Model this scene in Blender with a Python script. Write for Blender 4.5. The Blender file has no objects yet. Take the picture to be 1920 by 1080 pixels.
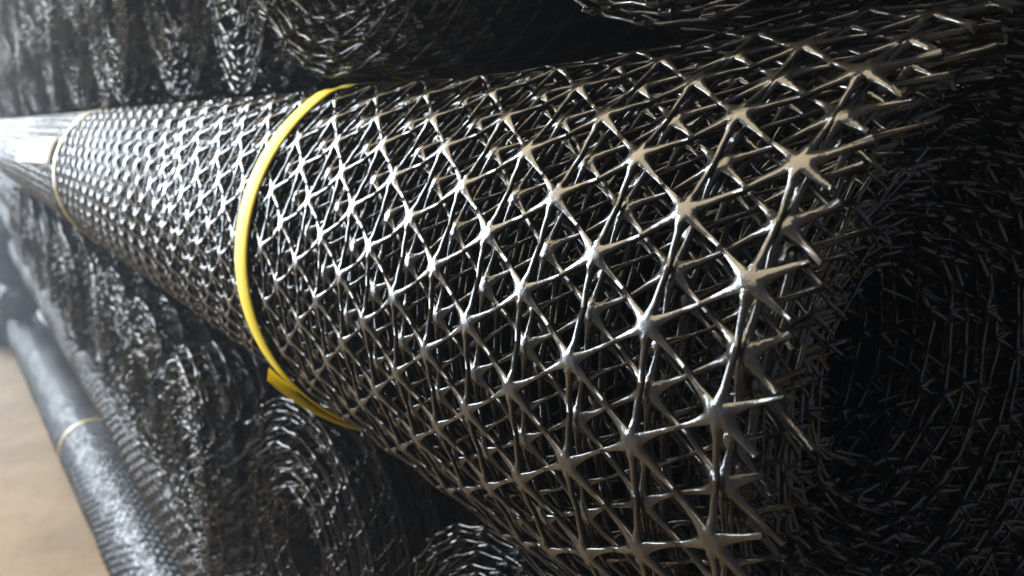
import bpy, math, random
import numpy as np
from mathutils import Matrix, Vector

random.seed(7)
RNG = np.random.default_rng(11)
sc = bpy.context.scene
col = sc.collection
rad = math.radians

# ---------------------------------------------------------------- camera
cam_d = bpy.data.cameras.new('camera')
cam = bpy.data.objects.new('camera', cam_d)
col.objects.link(cam)
sc.camera = cam
CX = (0.57267547, 0.81978217, 0.0)
CY = (0.16222035, -0.11332232, -0.9802258)      # image down
CZ = (-0.80357163, 0.56135127, -0.19788226)     # forward
CP = (0.14857359, -0.32947274, 0.1056797)
cam.matrix_world = Matrix(((CX[0], -CY[0], -CZ[0], CP[0]),
                           (CX[1], -CY[1], -CZ[1], CP[1]),
                           (CX[2], -CY[2], -CZ[2], CP[2]),
                           (0, 0, 0, 1)))
cam_d.sensor_width = 36.0
cam_d.lens = 1511.3 / 1920 * 36
cam_d.clip_start = 0.01
cam_d.clip_end = 300
cam_d.dof.use_dof = True
cam_d.dof.focus_distance = 0.31
cam_d.dof.aperture_fstop = 14.0

# ---------------------------------------------------------------- light
w = bpy.data.worlds.new('World')
sc.world = w
w.use_nodes = True
wn = w.node_tree.nodes
bg = wn['Background']
bg.inputs['Color'].default_value = (0.62, 0.72, 0.9, 1)
bg.inputs['Strength'].default_value = 0.34

def aim(o, d):
    o.rotation_euler = Vector(d).to_track_quat('-Z', 'Y').to_euler()

# open-sky daylight from the far end of the aisle, as an unseen area light
dw_d = bpy.data.lights.new('aisle_end_daylight', 'AREA')
dw = bpy.data.objects.new('aisle_end_daylight', dw_d)
col.objects.link(dw)
dw_d.shape = 'RECTANGLE'
dw_d.size = 25
dw_d.size_y = 16
dw_d.energy = 33000
dw_d.color = (0.82, 0.91, 1.0)
dw.location = (-30, -5.0, 6.6)
aim(dw, (1, 0.25, -0.12))

# unseen warm area light added overhead for tan reflections on upper faces
ov_d = bpy.data.lights.new('overhead_fill', 'AREA')
ov = bpy.data.objects.new('overhead_fill', ov_d)
col.objects.link(ov)
ov_d.shape = 'RECTANGLE'
ov_d.size = 5.0
ov_d.size_y = 4.0
ov_d.energy = 370
ov_d.color = (1.0, 0.82, 0.53)
ov.location = (-3.0, -1.6, 3.6)
aim(ov, (0.25, 0.15, -1))

sc.view_settings.view_transform = 'Standard'
sc.view_settings.look = 'None'
sc.view_settings.exposure = 0.1
sc.view_settings.gamma = 1.0
sc.cycles.use_denoising = True
sc.cycles.max_bounces = 4
sc.cycles.glossy_bounces = 3
sc.cycles.diffuse_bounces = 2
sc.cycles.volume_bounces = 0

# ---------------------------------------------------------------- materials
def mat(name):
    m = bpy.data.materials.new(name)
    m.use_nodes = True
    nt = m.node_tree
    return m, nt, nt.nodes['Principled BSDF']

def ramp(nt, fac, stops):
    r = nt.nodes.new('ShaderNodeValToRGB')
    nt.links.new(fac, r.inputs['Fac'])
    els = r.color_ramp.elements
    while len(els) < len(stops):
        els.new(0.5)
    for e, (p, c) in zip(els, stops):
        e.position = p
        e.color = (*c, 1) if len(c) == 3 else c
    return r.outputs['Color']

def noise(nt, scale, detail=4, rough=0.55, vec=None):
    n = nt.nodes.new('ShaderNodeTexNoise')
    n.inputs['Scale'].default_value = scale
    n.inputs['Detail'].default_value = detail
    n.inputs['Roughness'].default_value = rough
    if vec is not None:
        nt.links.new(vec, n.inputs['Vector'])
    return n.outputs['Fac']

def plastic(name, dark, dust, r0, r1, bump):
    m, nt, b = mat(name)
    tc = nt.nodes.new('ShaderNodeTexCoord')
    v = tc.outputs['Object']
    c = ramp(nt, noise(nt, 55, 6, 0.65, v), [(0.32, dark), (0.72, dust)])
    nt.links.new(c, b.inputs['Base Color'])
    rr = ramp(nt, noise(nt, 130, 4, 0.6, v), [(0.3, (r0,) * 3), (0.7, (r1,) * 3)])
    nt.links.new(rr, b.inputs['Roughness'])
    b.inputs['IOR'].default_value = 1.6
    bp = nt.nodes.new('ShaderNodeBump')
    bp.inputs['Strength'].default_value = bump
    bp.inputs['Distance'].default_value = 0.0012
    nt.links.new(noise(nt, 420, 3, 0.6, v), bp.inputs['Height'])
    nt.links.new(bp.outputs['Normal'], b.inputs['Normal'])
    return m

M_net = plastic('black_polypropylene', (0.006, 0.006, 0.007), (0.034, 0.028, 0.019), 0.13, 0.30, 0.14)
M_net2 = plastic('black_polypropylene_shaded', (0.005, 0.005, 0.006), (0.020, 0.018, 0.016), 0.12, 0.28, 0.15)  # darker copy of the net plastic, shade put into its colour
M_deep = plastic('black_polypropylene_deep_shade', (0.004, 0.004, 0.005), (0.016, 0.016, 0.017), 0.12, 0.26, 0.12)  # darkest copy for deep layers, interior shade put into its colour
M_core, nt_, b_ = mat('black_shade_core')  # even black without sheen, painted dark for the shade between windings
b_.inputs['Base Color'].default_value = (0.006, 0.006, 0.007, 1)
b_.inputs['Roughness'].default_value = 0.7
b_.inputs['Specular IOR Level'].default_value = 0.0

M_wound = plastic('black_polypropylene_wound', (0.008, 0.008, 0.009), (0.03, 0.028, 0.025), 0.18, 0.32, 0.08)
nt_ = M_wound.node_tree
vo_ = nt_.nodes.new('ShaderNodeTexVoronoi')
vo_.inputs['Scale'].default_value = 42
b2_ = nt_.nodes.new('ShaderNodeBump')
b2_.inputs['Strength'].default_value = 0.4
b2_.inputs['Distance'].default_value = 0.012
tc_ = nt_.nodes.new('ShaderNodeTexCoord')
nt_.links.new(tc_.outputs['Object'], vo_.inputs['Vector'])
nt_.links.new(vo_.outputs['Distance'], b2_.inputs['Height'])
nt_.links.new(b2_.outputs['Normal'], nt_.nodes['Bump'].inputs['Normal'])

M_strap, nt_, b_ = mat('yellow_strap_plastic')
c_ = ramp(nt_, noise(nt_, 60, 4), [(0.3, (0.90, 0.68, 0.012)), (0.7, (0.96, 0.77, 0.03))])
nt_.links.new(c_, b_.inputs['Base Color'])
b_.inputs['Roughness'].default_value = 0.62
b_.inputs['Specular IOR Level'].default_value = 0.25
bp_ = nt_.nodes.new('ShaderNodeBump')
bp_.inputs['Strength'].default_value = 0.5
bp_.inputs['Distance'].default_value = 0.0006
vo_ = nt_.nodes.new('ShaderNodeTexVoronoi')
vo_.inputs['Scale'].default_value = 620
tc_ = nt_.nodes.new('ShaderNodeTexCoord')
nt_.links.new(tc_.outputs['Object'], vo_.inputs['Vector'])
nt_.links.new(vo_.outputs['Distance'], bp_.inputs['Height'])
nt_.links.new(bp_.outputs['Normal'], b_.inputs['Normal'])
M_strap2, nt_, b_ = mat('pale_yellow_strap_plastic')
b_.inputs['Base Color'].default_value = (0.70, 0.56, 0.16, 1)
b_.inputs['Roughness'].default_value = 0.4
M_label, nt_, b_ = mat('white_label_paper')
b_.inputs['Base Color'].default_value = (0.86, 0.86, 0.84, 1)
b_.inputs['Roughness'].default_value = 0.35

M_floor, nt_, b_ = mat('sandy_ground')
tc_ = nt_.nodes.new('ShaderNodeTexCoord')
v_ = tc_.outputs['Object']
c_ = ramp(nt_, noise(nt_, 1.6, 8, 0.65, v_), [(0.3, (0.24, 0.165, 0.09)), (0.55, (0.33, 0.235, 0.135)), (0.75, (0.40, 0.295, 0.18))])
nt_.links.new(c_, b_.inputs['Base Color'])
b_.inputs['Roughness'].default_value = 0.9
bp_ = nt_.nodes.new('ShaderNodeBump')
bp_.inputs['Strength'].default_value = 0.6
bp_.inputs['Distance'].default_value = 0.02
nt_.links.new(noise(nt_, 9, 8, 0.7, v_), bp_.inputs['Height'])
nt_.links.new(bp_.outputs['Normal'], b_.inputs['Normal'])

# ---------------------------------------------------------------- mesh helpers
def mesh_obj(name, verts, faces, m, parent=None, smooth=True):
    """faces: list of int arrays shaped (n,k), one array per face size"""
    me = bpy.data.meshes.new(name)
    set_mesh(me, verts, faces, smooth)
    me.materials.append(m)
    return link_obj(name, me, parent)

def set_mesh(me, verts, faces, smooth=True):
    verts = np.asarray(verts, np.float32)
    me.vertices.add(len(verts))
    me.vertices.foreach_set('co', verts.ravel())
    loops = np.concatenate([np.asarray(f, np.int32).ravel() for f in faces])
    sizes = np.concatenate([np.full(len(f), np.asarray(f).shape[1], np.int32) for f in faces])
    starts = np.r_[0, np.cumsum(sizes)[:-1]].astype(np.int32)
    me.loops.add(len(loops))
    me.loops.foreach_set('vertex_index', loops)
    me.polygons.add(len(sizes))
    me.polygons.foreach_set('loop_start', starts)
    me.polygons.foreach_set('loop_total', sizes)
    me.polygons.foreach_set('use_smooth', np.full(len(sizes), smooth, bool))
    me.update(calc_edges=True)
    me.validate()

def link_obj(name, me, parent=None):
    o = bpy.data.objects.new(name, me)
    col.objects.link(o)
    if parent:
        o.parent = parent
    return o

def empty(name, label, cat, group=None, loc=(0, 0, 0), rz=0.0):
    o = bpy.data.objects.new(name, None)
    o.empty_display_size = 0.05
    col.objects.link(o)
    o.location = loc
    o.rotation_euler = (0, 0, rz)
    o['label'] = label
    o['category'] = cat
    if group:
        o['group'] = group
    return o

# ---------------------------------------------------------------- the net
P = 0.04                       # rib length, node to node
PU = P * math.cos(math.pi / 6)  # column spacing along the roll

SECT = {
    'hi': [(-1, .45), (-.72, 1), (0, .80), (.72, 1), (1, .45), (1, -.45), (.72, -1), (-.72, -1), (-1, -.45)],
    'mid': [(-1, 0), (-.6, 1), (.6, 1), (1, 0), (.6, -1), (-.6, -1)],
    'low': [(-1, -.4), (-.05, 1), (.05, 1), (1, -.4)],
    'thin': [(-1, 0), (0, 1), (1, 0), (0, -1)],
}
TOPN = {'hi': 5, 'mid': 4, 'low': 4, 'thin': 3}
STEPS = {                      # (share of the half rib, width in mm on a diagonal rib, width on a rib round the roll)
    'hi': [(0, 0, 0), (.07, 4.2, 3.0), (.15, 3.7, 2.6), (.26, 3.1, 2.3), (.40, 2.5, 1.9), (.62, 1.95, 1.7), (1, 1.75, 1.6)],
    'mid': [(0, 0, 0), (.12, 4.1, 2.9), (.35, 2.8, 2.1), (1, 1.9, 1.7)],
    'inner': [(0, 0, 0), (.12, 3.1, 2.5), (.35, 2.0, 2.0), (1, 1.5, 1.8)],
    'deep': [(0, 0, 0), (.3, 1.6, 2.3), (1, 1.1, 2.1)],
    'bold': [(0, 0, 0), (.25, 4.8, 4.0), (1, 3.2, 3.0)],
    'low': [(0, 0, 0), (.22, 3.4, 2.6), (1, 2.0, 1.9)],
    'thin': [(0, 0, 0), (.3, 2.0, 1.9), (1, 1.6, 1.8)],
}
HUB = {'hi': 1, 'mid': 1, 'inner': .78, 'deep': .6, 'bold': 1.4, 'low': 1, 'thin': .6}
SECT['bold'] = SECT['thin']
TOPN['bold'] = TOPN['thin']
SECT['deep'] = SECT['thin']
TOPN['deep'] = TOPN['thin']
SECT['inner'] = SECT['mid']
TOPN['inner'] = TOPN['mid']

def star(lod, tm=0.0010, th=0.0017):
    """node with six half ribs in (u, v, h); returns verts, tris, quads, end caps, arm-end vertex ids"""
    sec, top = SECT[lod], TOPN[lod]
    n = len(sec)
    steps = STEPS[lod]
    hub = HUB[lod]
    V, quads, tris, caps = [], [], [], []
    ends, ringT = [], []
    def corner(deg):
        rc = (0.0052 if deg % 180 == 0 else 0.0043) * hub
        return np.array([rc * math.cos(math.radians(deg)), rc * math.sin(math.radians(deg))])
    for a in range(6):
        pd = 30 + 60 * a
        ph = math.radians(pd)
        d = np.array([math.cos(ph), math.sin(ph)])
        l = np.array([-d[1], d[0]])
        cl, cr = corner(pd + 30), corner(pd - 30)
        s0 = float(((cl + cr) / 2) @ d)
        base = len(V)
        for (s, w1, w2) in steps:
            tt = tm + (th - tm) * max(0, 1 - s / 0.30) ** 1.3
            if a in (1, 4) and lod == 'hi':
                tt *= 1 + .38 * math.exp(-((s - .1) / .06) ** 2)   # pinch where the rib round the roll meets the node
            for (x, y) in sec:
                if abs(x) < 1 and s < .3:          # hub stays flat and full to its corners
                    f = 1 - s / .3
                    x = x + (math.copysign(.9, x) - x) * f if x else 0
                    if y > 0:
                        y = y + (1 - y) * f
                if s == 0:
                    p = (cl + cr) / 2 - x * (cl - cr) / 2
                else:
                    hw = (w2 if a in (1, 4) else w1) * 0.0005
                    p = d * (s0 + s * (P / 2 - s0)) - l * x * hw
                V.append((p[0], p[1], y * tt - 0.0013 * s * s))
        m = len(steps)
        for k in range(m - 1):
            for q in range(n):
                q2 = (q + 1) % n
                i0, i1 = base + k * n, base + (k + 1) * n
                quads.append((i0 + q, i0 + q2, i1 + q2, i1 + q))
        e = [base + (m - 1) * n + q for q in range(n)]
        ends.append(e)
        caps.append(e[::-1])
        ringT.append([base + q for q in range(top)])
    ct = len(V)
    V.append((0, 0, th * (1.1 if lod == 'hi' else 1.3)))
    cb = len(V)
    V.append((0, 0, -th))
    full = top > 3
    if full:
        outer, lens = [], []
        for a in range(6):
            q = ringT[a][1:-1][::-1]
            outer += q
            lens.append(len(q))
        inner = []
        for q in outer:
            inner.append(len(V))
            V.append((V[q][0] * .5, V[q][1] * .5, th * (1.12 if lod == 'hi' else 1.1)))
        no = len(outer)
        for q in range(no):
            q2 = (q + 1) % no
            quads.append((outer[q], outer[q2], inner[q2], inner[q]))
            tris.append((ct, inner[q], inner[q2]))
        for a in range(6):
            tris.append((ringT[a][1], ringT[a][0], ringT[(a + 1) % 6][-2]))
    for a in range(6):
        r = ringT[a]
        if not full:
            tris.append((ct, r[1], r[0]))
            tris.append((ct, r[2], r[1]))
        base = r[0]
        bot = [base + q for q in range(top if lod == 'hi' else top - 1, n)]
        if lod != 'hi':
            bot = bot + [base]
        for q in range(len(bot) - 1):
            tris.append((cb, bot[q + 1], bot[q]))
    V = np.array(V)
    key = np.round(V * 1e6).astype(np.int64)      # merge the shared hub corners
    _, first, inv = np.unique(key, axis=0, return_index=True, return_inverse=True)
    inv = inv.ravel()
    V = V[first]
    return (V, np.array(inv[np.array(tris)]), np.array(inv[np.array(quads)]),
            np.array(inv[np.array(caps)]), [np.array(inv[np.array(e)]) for e in ends])

STARS = {k: star(k, *((.0018, .003) if k == 'bold' else ())) for k in SECT}

class Warp:
    """gentle irregularity of one wound layer: radius, twist and axial shift"""
    def __init__(s, rng, ar, at, au, fx=6.0, oval=0.0, fine=0.45):
        s.fine = fine
        s.k = [(rng.uniform(.4, 1.6) * fx, rng.integers(1, 7), rng.uniform(0, 6.28), rng.uniform(0, 6.28), rng.uniform(0, 6.28)) for _ in range(7)]
        s.ar, s.at, s.au, s.oval = ar, at, au, oval
        s.op = rng.uniform(0, 6.28)
    def __call__(s, u, t):
        a = b = c = 0
        for i, (fu, ft, p1, p2, p3) in enumerate(s.k):
            g = 1 / (1 + .35 * i)
            a = a + g * np.sin(fu * u * (1 + i) + ft * t + p1)
            b = b + g * np.sin(fu * u * (1 + i) - ft * t + p2)
            c = c + g * np.sin(fu * .5 * u + (ft + i) * t + p3)
        b = b + s.fine * np.sin(135 * u + 19 * t + s.op) + s.fine * np.sin(92 * u - 31 * t)
        c = c + s.fine * np.sin(118 * u + 27 * t + 2 * s.op)
        a = a + s.fine * np.sin(97 * u - 23 * t + s.op)
        return s.ar * a / 2.2 + s.oval * np.cos(2 * t + s.op), s.at * b / 2.2, s.au * c / 2.2

ZC = 0.1325
def squash(x, z):
    """top of the strapped roll pressed flat by the rolls lying on it; the free end springs back"""
    f = np.clip((x + .30) / .25, 0, 1)
    f = .22 + .78 * f * f * (3 - 2 * f)
    return np.where(z > ZC, ZC + (z - ZC) * f, z)

def layer_nodes(r, ncol, toff, c0=0, tmin=None, tmax=None):
    n = max(5, int(round(2 * math.pi * r / P)))
    out = []
    for c in range(c0, ncol):
        for j in range(n):
            t = toff + (j + .5 * (c % 2)) * 2 * math.pi / n
            tt = (t + math.pi * .5) % (2 * math.pi) - math.pi * .5
            if tmin is not None and not (tmin <= tt <= tmax):
                continue
            out.append((c, t))
    return out, n

def layer_geo(lod, nodes, n, r, warp, u0, rng, cut=0.006, capped=False, keep=1.0, ragged=0.0, stub=0.0, flat=None):
    """geometry of a set of nodes of one wound layer, axis along x, end at x=-u0"""
    V, T, Q, Cp, ends = STARS[lod]
    if keep < 1:
        nodes = [q for q in nodes if rng.random() < keep]
    cs = np.array([q[0] for q in nodes], float)
    ts = np.array([q[1] for q in nodes])
    N, m = len(nodes), len(V)
    A = np.broadcast_to(V, (N, m, 3)).copy()
    # ends of the ribs that were cut: stubs of unequal length
    first = np.where(cs == 0)[0]
    if len(first):
        for a in (2, 3):                     # arms pointing to -u
            ph = math.radians(30 + 60 * a)
            d = np.array([math.cos(ph), math.sin(ph), 0])
            sh = rng.uniform(-cut, cut * .6, len(first)) - stub
            for e in ends[a]:
                A[first, e] += sh[:, None] * d
                A[first, e, 2] += (rng.uniform(-1, 1, len(first)) * ragged)
    sc_v = 2 * math.pi * r / (n * P)
    u = A[:, :, 0] + (cs * PU)[:, None]
    t = A[:, :, 1] * sc_v / r + ts[:, None]
    dr, dt, du = warp(u, t)
    rr = r + A[:, :, 2] + dr
    t = t + dt / r
    X = np.stack([-(u + u0 + du), -rr * np.sin(t), rr * np.cos(t)], -1).reshape(-1, 3)
    if flat:
        X[:, 2] = squash(X[:, 0], X[:, 2])
    off = (np.arange(N) * m)[:, None, None]
    faces = [(T[None] + off).reshape(-1, 3), (Q[None] + off).reshape(-1, 4)]
    if capped:
        k = Cp.shape[1]
        faces.append((Cp[None] + off).reshape(-1, k))
    return X, faces

def join(parts):
    Vs, F = [], {}
    o = 0
    for X, faces in parts:
        Vs.append(X)
        for f in faces:
            F.setdefault(f.shape[1], []).append(f + o)
        o += len(X)
    return np.concatenate(Vs), [np.concatenate(v) for v in F.values()]

def tube(r0, r1, x0, x1, n=48, closed=True):
    t = np.linspace(0, 2 * np.pi, n, endpoint=False)
    V, F = [], []
    for x in (x0, x1):
        for r in (r0, r1):
            V.append(np.stack([np.full(n, x), -r * np.sin(t), r * np.cos(t)], -1))
    V = np.concatenate(V)
    i = np.arange(n)
    j = (i + 1) % n
    def q(a, b):
        return np.stack([a * n + i, a * n + j, b * n + j, b * n + i], -1)
    return V, [np.concatenate([q(1, 0), q(2, 3), q(0, 2), q(3, 1)])]

# ---------------------------------------------------------------- setting: the ground
GZ = -1.905
g = 60
gx = np.linspace(-60, 12, g)
gy = np.linspace(-26, 26, g)
GX, GY = np.meshgrid(gx, gy, indexing='ij')
gz = GZ + 0.006 * np.sin(GX * 2.1 + 1) * np.cos(GY * 1.7)
ii = (np.arange(g - 1)[:, None] * g + np.arange(g - 1)[None]).ravel()
ground = mesh_obj('ground', np.stack([GX, GY, gz], -1).reshape(-1, 3),
                  [np.stack([ii, ii + g, ii + g + 1, ii + 1], -1)], M_floor)
ground['kind'] = 'structure'

# ---------------------------------------------------------------- the strapped roll in front
R0 = 0.15215
TH0 = 0.377828
main = empty('geogrid_roll', 'large black plastic geogrid roll tied with a bright yellow strap, lying across the pile',
             'mesh roll', 'black geogrid rolls')

wp = Warp(np.random.default_rng(3), 0.0012, 0.0012, 0.0008, 5.0)
nodes, n = layer_nodes(R0, 165, TH0)
def facing(t):
    tt = (t + math.pi * .5) % (2 * math.pi) - math.pi * .5
    return rad(5) <= tt <= rad(150)
own = [q for q in nodes if q[0] < 24 and facing(q[1])]
own = own[:300]
ownset = set(own)
rest = [q for q in nodes if q not in ownset]
rng = np.random.default_rng(21)
first_mesh = True
for q in own:
    X, F = layer_geo('hi', [q], n, R0, wp, 0.0, rng, cut=0.005, capped=True, ragged=0.0015, flat=True)
    mesh_obj('net_junction', X, F, M_net, main)
near = [q for q in rest if q[0] < 40 and facing(q[1])]
far = [q for q in rest if not (q[0] < 40 and facing(q[1]))]
o = mesh_obj('outer_net_layer', *join([layer_geo('mid', near, n, R0, wp, 0.0, rng, capped=False, flat=True),
                                       layer_geo('low', far, n, R0, wp, 0.0, rng, flat=True)]), M_net, main)
o['kind'] = 'stuff'

# wound layers underneath
r = R0
k = 0
gaps = [.0038, .0036, .0042, .0040, .0042, .0040, .0044] + [.0078] * 30
offs = [.40, .05, .46, -.04, .36, .10, .43, .0]
while r > 0.05:
    r -= gaps[k]
    wk = Warp(np.random.default_rng(100 + k), 0.0014, 0.002, 0.0014, 5.0) if k < 6 else Warp(np.random.default_rng(100 + k), 0.0022, 0.003, 0.0015, 6.0, oval=.002)
    toff = TH0 + offs[k % 8] * P / r
    depth_cols = 44 if k < 1 else (34 if k < 2 else (26 if k < 6 else 5))
    u0 = rng.uniform(-0.003, 0.003) + (0.0035 * max(0, k - 5))
    nd, nn = layer_nodes(r, depth_cols, toff)
    X, F = layer_geo('mid' if k < 1 else ('inner' if k < 3 else 'deep'), nd, nn, r, wk, u0, rng, cut=0.008 if k < 5 else .002, capped=True, ragged=0.002, flat=True, stub=0 if k < 5 else .0115)
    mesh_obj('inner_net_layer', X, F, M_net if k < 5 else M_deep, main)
    k += 1
# opaque black tubes added for inner windings: block light, keep the voids dark
X, F = join([tube(0.095, 0.1205, -0.085, -5.7), tube(0.05, 0.10, -0.2, -0.5)])
mesh_obj('wound_core', X, F, M_core, main)
V_, F_ = tube(.124, .1445, -1.25, -5.6)
V_[:, 2] = squash(V_[:, 0], V_[:, 2])
mesh_obj('far_windings', V_, F_, M_wound, main)

def strap(name, x0, r, width, thick, skew, m, parent, t0=0.0, t1=2 * math.pi, n=120, slackf=None):
    t = np.linspace(t0, t1, n)
    V, F = [], []
    for i, a in enumerate(t):
        rr = r + (slackf(a) if slackf else 0)
        cx = x0 + skew * math.sin(a - .2)
        for (dx, dr) in ((-.5, 0), (-.42, 1), (.42, 1), (.5, 0), (.42, -.3), (-.42, -.3)):
            V.append((cx + dx * width, -(rr + dr * thick) * math.sin(a), (float(squash(cx, (rr + dr * thick) * math.cos(a))) if parent is main else (rr + dr * thick) * math.cos(a)) + (.002 if parent is main and math.cos(a) > .9 else 0)))
    for i in range(n - 1):
        for q in range(6):
            F.append((i * 6 + q, i * 6 + (q + 1) % 6, (i + 1) * 6 + (q + 1) % 6, (i + 1) * 6 + q))
    return mesh_obj(name, V, [np.array(F)], m, parent)

s1 = strap('strap', -0.450, R0 + 0.0028, 0.0285, 0.0010, -0.006, M_strap, main)
# free strap tail that leaves the roll underneath and points away from it
tail = []
V, F = [], []
nt = 26
for i in range(nt):
    s = i / (nt - 1)
    a = rad(172) - rad(50) * s
    rr = R0 + 0.0046 + 0.006 * s ** 3
    cx = -0.4495 - 0.010 * s ** 1.5
    wd = 0.0215
    tw = 0.42 * s
    for (dx, dr) in ((-.5, 0), (-.42, .0010), (.42, .0010), (.5, 0), (.42, -.0005), (-.42, -.0005)):
        r2 = rr + dr + dx * wd * math.sin(tw)
        V.append((cx + dx * wd * math.cos(tw), -r2 * math.sin(a), r2 * math.cos(a)))
for i in range(nt - 1):
    for q in range(6):
        F.append((i * 6 + q, i * 6 + (q + 1) % 6, (i + 1) * 6 + (q + 1) % 6, (i + 1) * 6 + q))
mesh_obj('strap_tail', V, [np.array(F)], M_strap, s1)
s2 = strap('strap', -1.645, R0 + 0.003, 0.020, 0.0012, -0.012, M_strap2, main)
s2['label'] = 'pale yellow strap next to the white label'
# white label stuck to the roll beyond the second strap
nu, nv = 8, 10
V, F = [], []
for i in range(nu):
    for j in range(nv):
        u = -1.725 - 0.80 * i / (nu - 1)
        a = rad(59 + 20 * j / (nv - 1) + 8 * i / (nu - 1))
        V.append((u, -(R0 + .0042) * math.sin(a), (R0 + .0042) * math.cos(a)))
for i in range(nu - 1):
    for j in range(nv - 1):
        F.append((i * nv + j, i * nv + j + 1, (i + 1) * nv + j + 1, (i + 1) * nv + j))
lb = mesh_obj('label_sheet', V, [np.array(F)], M_label, main)
sm = lb.modifiers.new('thick', 'SOLIDIFY')
sm.thickness = 0.0006
lb['label'] = 'blank white label sheet'

# ---------------------------------------------------------------- rolls of the pile
def roll_meshes(seed, length, r_out, loose):
    """outer net, end windings, core: three meshes shared by all rolls of this kind"""
    rg = np.random.default_rng(seed)
    cols = int(length / PU)
    parts = []
    for q in range(2):
        rr = r_out - .006 * q
        nd, nn = layer_nodes(rr, cols, rg.uniform(0, 6.28))
        wk = Warp(rg, .003 * loose, .005 * loose, .004 * loose, 5.0)
        parts.append(layer_geo('deep', nd, nn, rr, wk, rg.uniform(0, .012), rg, cut=.008, ragged=.003, stub=.010))
    X, F = join(parts)
    me1 = bpy.data.meshes.new('outer_net')
    set_mesh(me1, X, F)
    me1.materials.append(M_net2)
    parts = []
    rr = r_out - .012
    while rr > .045:
        nd, nn = layer_nodes(rr, 4, rg.uniform(0, 6.28))
        wk = Warp(rg, .0022 * loose, .005 * loose, .003 * loose, 9.0, oval=.002 * loose)
        parts.append(layer_geo('deep', nd, nn, rr, wk, rg.uniform(-.004, .010), rg, cut=.006, ragged=.002, stub=.010))
        rr -= rg.choice([.0035, .004, .0045, .009, .011])
    X, F = join(parts)
    me2 = bpy.data.meshes.new('end_windings')
    set_mesh(me2, X, F)
    me2.materials.append(M_net2)
    X, F = join([tube(.04, r_out - .014, -.13, -length)])
    me3 = bpy.data.meshes.new('wound_core')
    set_mesh(me3, X, F)
    me3.materials.append(M_core)
    return me1, me2, me3

def coil_meshes(seed, length):
    """neat coil with a bright rim: a few wraps lie tight together, then a gap"""
    rg = np.random.default_rng(seed)
    me1 = bpy.data.meshes.new('outer_net')
    parts = []
    for rr in (.150, .1455):
        nd, nn = layer_nodes(rr, int(length / PU), rg.uniform(0, 6.28))
        parts.append(layer_geo('deep', nd, nn, rr, Warp(rg, .0012, .002, .0015, 5.0), rg.uniform(-.004, .004), rg, cut=.003, ragged=.001, stub=.0125))
    set_mesh(me1, *join(parts))
    me1.materials.append(M_net)
    me2 = bpy.data.meshes.new('end_windings')
    parts = []
    for rr in (.1415, .138, .129, .126, .112, .090, .086, .062):
        nd, nn = layer_nodes(rr, 4, rg.uniform(0, 6.28))
        parts.append(layer_geo('deep', nd, nn, rr, Warp(rg, .0018, .002, .002, 7.0, oval=.001), rg.uniform(-.012, .004), rg, cut=.003, ragged=.001, stub=.0125))
    set_mesh(me2, *join(parts))
    me2.materials.append(M_net)
    me3 = bpy.data.meshes.new('wound_core')
    set_mesh(me3, *tube(.04, .134, -.13, -length))
    me3.materials.append(M_core)
    return me1, me2, me3

KIND = [roll_meshes(31, 1.0, .148, .35), roll_meshes(32, 1.0, .150, .45), roll_meshes(33, 1.0, .146, .6), coil_meshes(34, 1.0)]

def pile_roll(label, x, y, z, yaw=0.0, spin=0.0, kind=0, scale=1.0):
    """a roll lying along +y with its end face towards -y"""
    o = empty('geogrid_roll', label, 'mesh roll', 'black geogrid rolls', (x, y, z))
    o.rotation_euler = (Matrix.Rotation(rad(-90) + yaw, 3, 'Z') @ Matrix.Rotation(spin, 3, 'X')).to_euler()
    o.scale = (scale,) * 3
    a, b, c = KIND[kind]
    link_obj('outer_net', a, o)
    link_obj('end_windings', b, o)
    link_obj('wound_core', c, o)
    return o

ordw = ['first', 'second', 'third', 'fourth', 'fifth', 'sixth', 'seventh', 'eighth', 'ninth', 'tenth', 'eleventh',
        'twelfth', 'thirteenth', 'fourteenth', 'fifteenth', 'sixteenth', 'seventeenth', 'eighteenth']
def nth(kind, i, where):
    return kind + ', %s from right ' % ordw[i] + where

wob = lambda i, a, b=0.0: a * math.sin(i * 2.3 + b)
low = [(-.245, -.060), (-.570, -.085), (-.868, -.115), (-1.175, -.110)] + [(-1.48 - .31 * i, -.10 + wob(i, .015)) for i in range(9)]
for i, (x, y) in enumerate(low):
    pile_roll(nth('frayed black roll end', i, 'in the row under the strapped roll'),
              x, y, -.308 + wob(i, .004), rad(wob(i, 4)), i * 1.37, i % 3)
top = [(-.106, -.066), (-.435, -.078)] + [(-.755 - .31 * i, -.06 + wob(i, .012)) for i in range(16)]
for i, (x, y) in enumerate(top):
    pile_roll(nth('dark roll end', i, 'in the row resting on the strapped roll'),
              x, y, (.298 if i == 0 else .290) + wob(i, .003), rad(6 if i == 1 else wob(i, 5)), i * 2.11 + .4, 3 if i < 2 else (i + 1) % 3)
top2 = [(-.90 - .31 * i, -.05 + wob(i, .01)) for i in range(17)]
for i, (x, y) in enumerate(top2):
    pile_roll(nth('grey roll end', i, 'in the second row above the strapped roll'),
              x, y, .558, rad(wob(i, 4)), i * 1.71 + .9, i % 3)
top3 = [(-2.2 - .31 * i, -.05 + wob(i, .01)) for i in range(13)]
for i, (x, y) in enumerate(top3):
    pile_roll(nth('pale roll end', i, 'in the topmost row'),
              x, y, .826, rad(wob(i, 4)), i * 1.31 + .9, i % 3)
back = [(-.72 - .31 * i, .01) for i in range(11)]
for i, (x, y) in enumerate(back):
    pile_roll(nth('shadowed roll end', i, 'in second row below the strapped roll'),
              x, y, -.582, 0, i * 1.3, i % 3)
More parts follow.
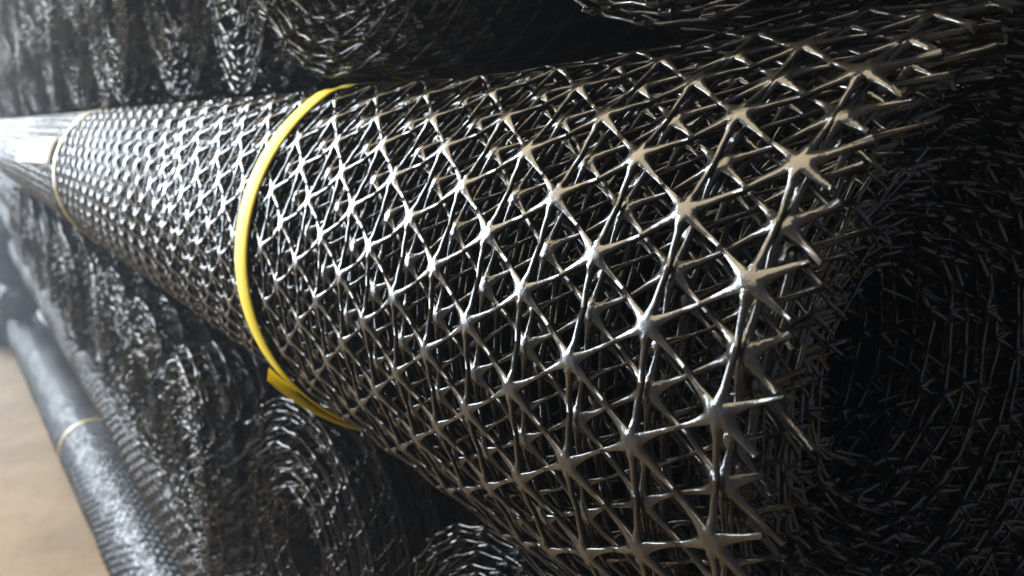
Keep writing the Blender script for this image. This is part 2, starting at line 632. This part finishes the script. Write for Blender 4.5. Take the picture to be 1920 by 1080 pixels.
# unseen roll added behind the near end to block light through the net
o = empty('geogrid_roll', 'added light-blocking roll lying parallel behind the near end of the strapped roll', 'mesh roll', 'black geogrid rolls', (.16, .325, -.015))
for nm, me in zip(('outer_net', 'end_windings', 'wound_core'), KIND[1]):
    link_obj(nm, me, o)

# roll lying alone on the ground along the foot of the pile, 
def long_meshes(seed, x0, x1, bend):
    rg = np.random.default_rng(seed)
    rr = .158
    nd, nn = layer_nodes(rr, int((x0 - x1) / PU), rg.uniform(0, 6.28))
    nd = [q for q in nd if math.sin(q[1]) > -.5 and math.cos(q[1]) > -.75]     # the side away from the pile
    parts = [layer_geo('bold', nd, nn, rr, Warp(rg, .003, .003, .002, 3.0), -x0, rg, cut=.008, stub=.006)]
    X, F = join(parts)
    C, FC = tube(.05, .147, x0 - .02, x1 + .02, 48)
    n = 48
    xs = np.linspace(x0 - .02, x1 + .02, 40)       # bendable core
    t = np.linspace(0, 2 * np.pi, n, endpoint=False)
    C = np.stack([np.repeat(xs, n), np.tile(-.151 * np.sin(t), 40), np.tile(.151 * np.cos(t), 40)], -1)
    ii = np.arange(n)
    FC = [np.concatenate([np.stack([k * n + ii, k * n + (ii + 1) % n, (k + 1) * n + (ii + 1) % n, (k + 1) * n + ii], -1) for k in range(39)])]
    C = np.concatenate([C, [[xs[0] - .03, 0, 0], [xs[-1], 0, 0]]])     # wound ends, slightly dished
    FC.append(np.concatenate([np.stack([np.full(n, 40 * n), (ii + 1) % n, ii], -1),
                              np.stack([np.full(n, 40 * n + 1), 39 * n + ii, 39 * n + (ii + 1) % n], -1)]))
    for Q in (X, C):
        b = np.maximum(0, -4.2 - Q[:, 0])
        Q[:, 1] -= bend * b * b
    a = bpy.data.meshes.new('outer_net')
    set_mesh(a, X, F)
    a.materials.append(M_net)
    c = bpy.data.meshes.new('wound_core')
    set_mesh(c, C, FC)
    c.materials.append(M_wound)
    return a, c

a, c = long_meshes(77, -2.1, -8.6, 0)
L = empty('geogrid_roll', 'black geogrid roll with pale yellow strap lying on the sandy ground at lower left', 'mesh roll',
          'black geogrid rolls', (0, .285, -1.732), .018)
L.scale = (1, 1.09, 1.09)
link_obj('outer_net', a, L)
link_obj('wound_core', c, L)
strap('strap', -4.85, .161, .022, .0012, -.01, M_strap2, L)
L2 = empty('geogrid_roll', 'pale far geogrid roll on the sandy ground, beyond the pale strapped one, at left edge', 'mesh roll',
           'black geogrid rolls', (-6.3, .0, -1.745), .03)
link_obj('outer_net', a, L2)
link_obj('wound_core', c, L2)
for x, y, z, lab in ((.8, .185, -.89, 'shadowed long roll above the one on the ground, third row below strapped roll'),
                     (.6, .30, -1.20, 'shadowed long roll above the one on the ground, fourth row below strapped roll'),
                     (.6, .41, -1.51, 'shadowed long roll behind the one on the ground, fifth row below strapped roll'),
                     (-5.6, .02, -.80, 'far shadowed long roll beyond the pile, third row below strapped roll'),
                     (-5.8, .05, -1.11, 'far shadowed long roll beyond the pile, fourth row below strapped roll'),
                     (-5.8, .08, -1.42, 'far shadowed long roll beyond the pile, fifth row below strapped roll'),
                     (-2.3, .10, -.31, 'blurred long roll just below the far end of the strapped roll'),
                     (-2.2, .16, -.60, 'blurred long roll second below the far end of the strapped roll')):
    o = empty('geogrid_roll', lab, 'mesh roll', 'black geogrid rolls', (x, y, z))
    link_obj('outer_net', a, o)
    link_obj('wound_core', c, o)

# ---------------------------------------------------------------- added volume that imitates the lens-flare veil
VEIL = 0.012
if VEIL:
    t_ = [(-9.5, -7, -2.95), (3, 6, 1.6)]
    V = [(t_[a][0], t_[b][1], t_[c][2]) for a in (0, 1) for b in (0, 1) for c in (0, 1)]
    F = [(0, 1, 3, 2), (4, 6, 7, 5), (0, 4, 5, 1), (2, 3, 7, 6), (0, 2, 6, 4), (1, 5, 7, 3)]
    M_h = bpy.data.materials.new('flare_veil')
    M_h.use_nodes = True
    nt_ = M_h.node_tree
    nt_.nodes.remove(nt_.nodes['Principled BSDF'])
    pv = nt_.nodes.new('ShaderNodeVolumePrincipled')
    pv.inputs['Color'].default_value = (0.78, 0.87, 1, 1)
    pv.inputs['Density'].default_value = VEIL
    pv.inputs['Anisotropy'].default_value = 0.3
    nt_.links.new(pv.outputs['Volume'], nt_.nodes['Material Output'].inputs['Volume'])
    hz = mesh_obj('flare_veil_box', V, [np.array(F)], M_h, smooth=False)
    hz['kind'] = 'stuff'
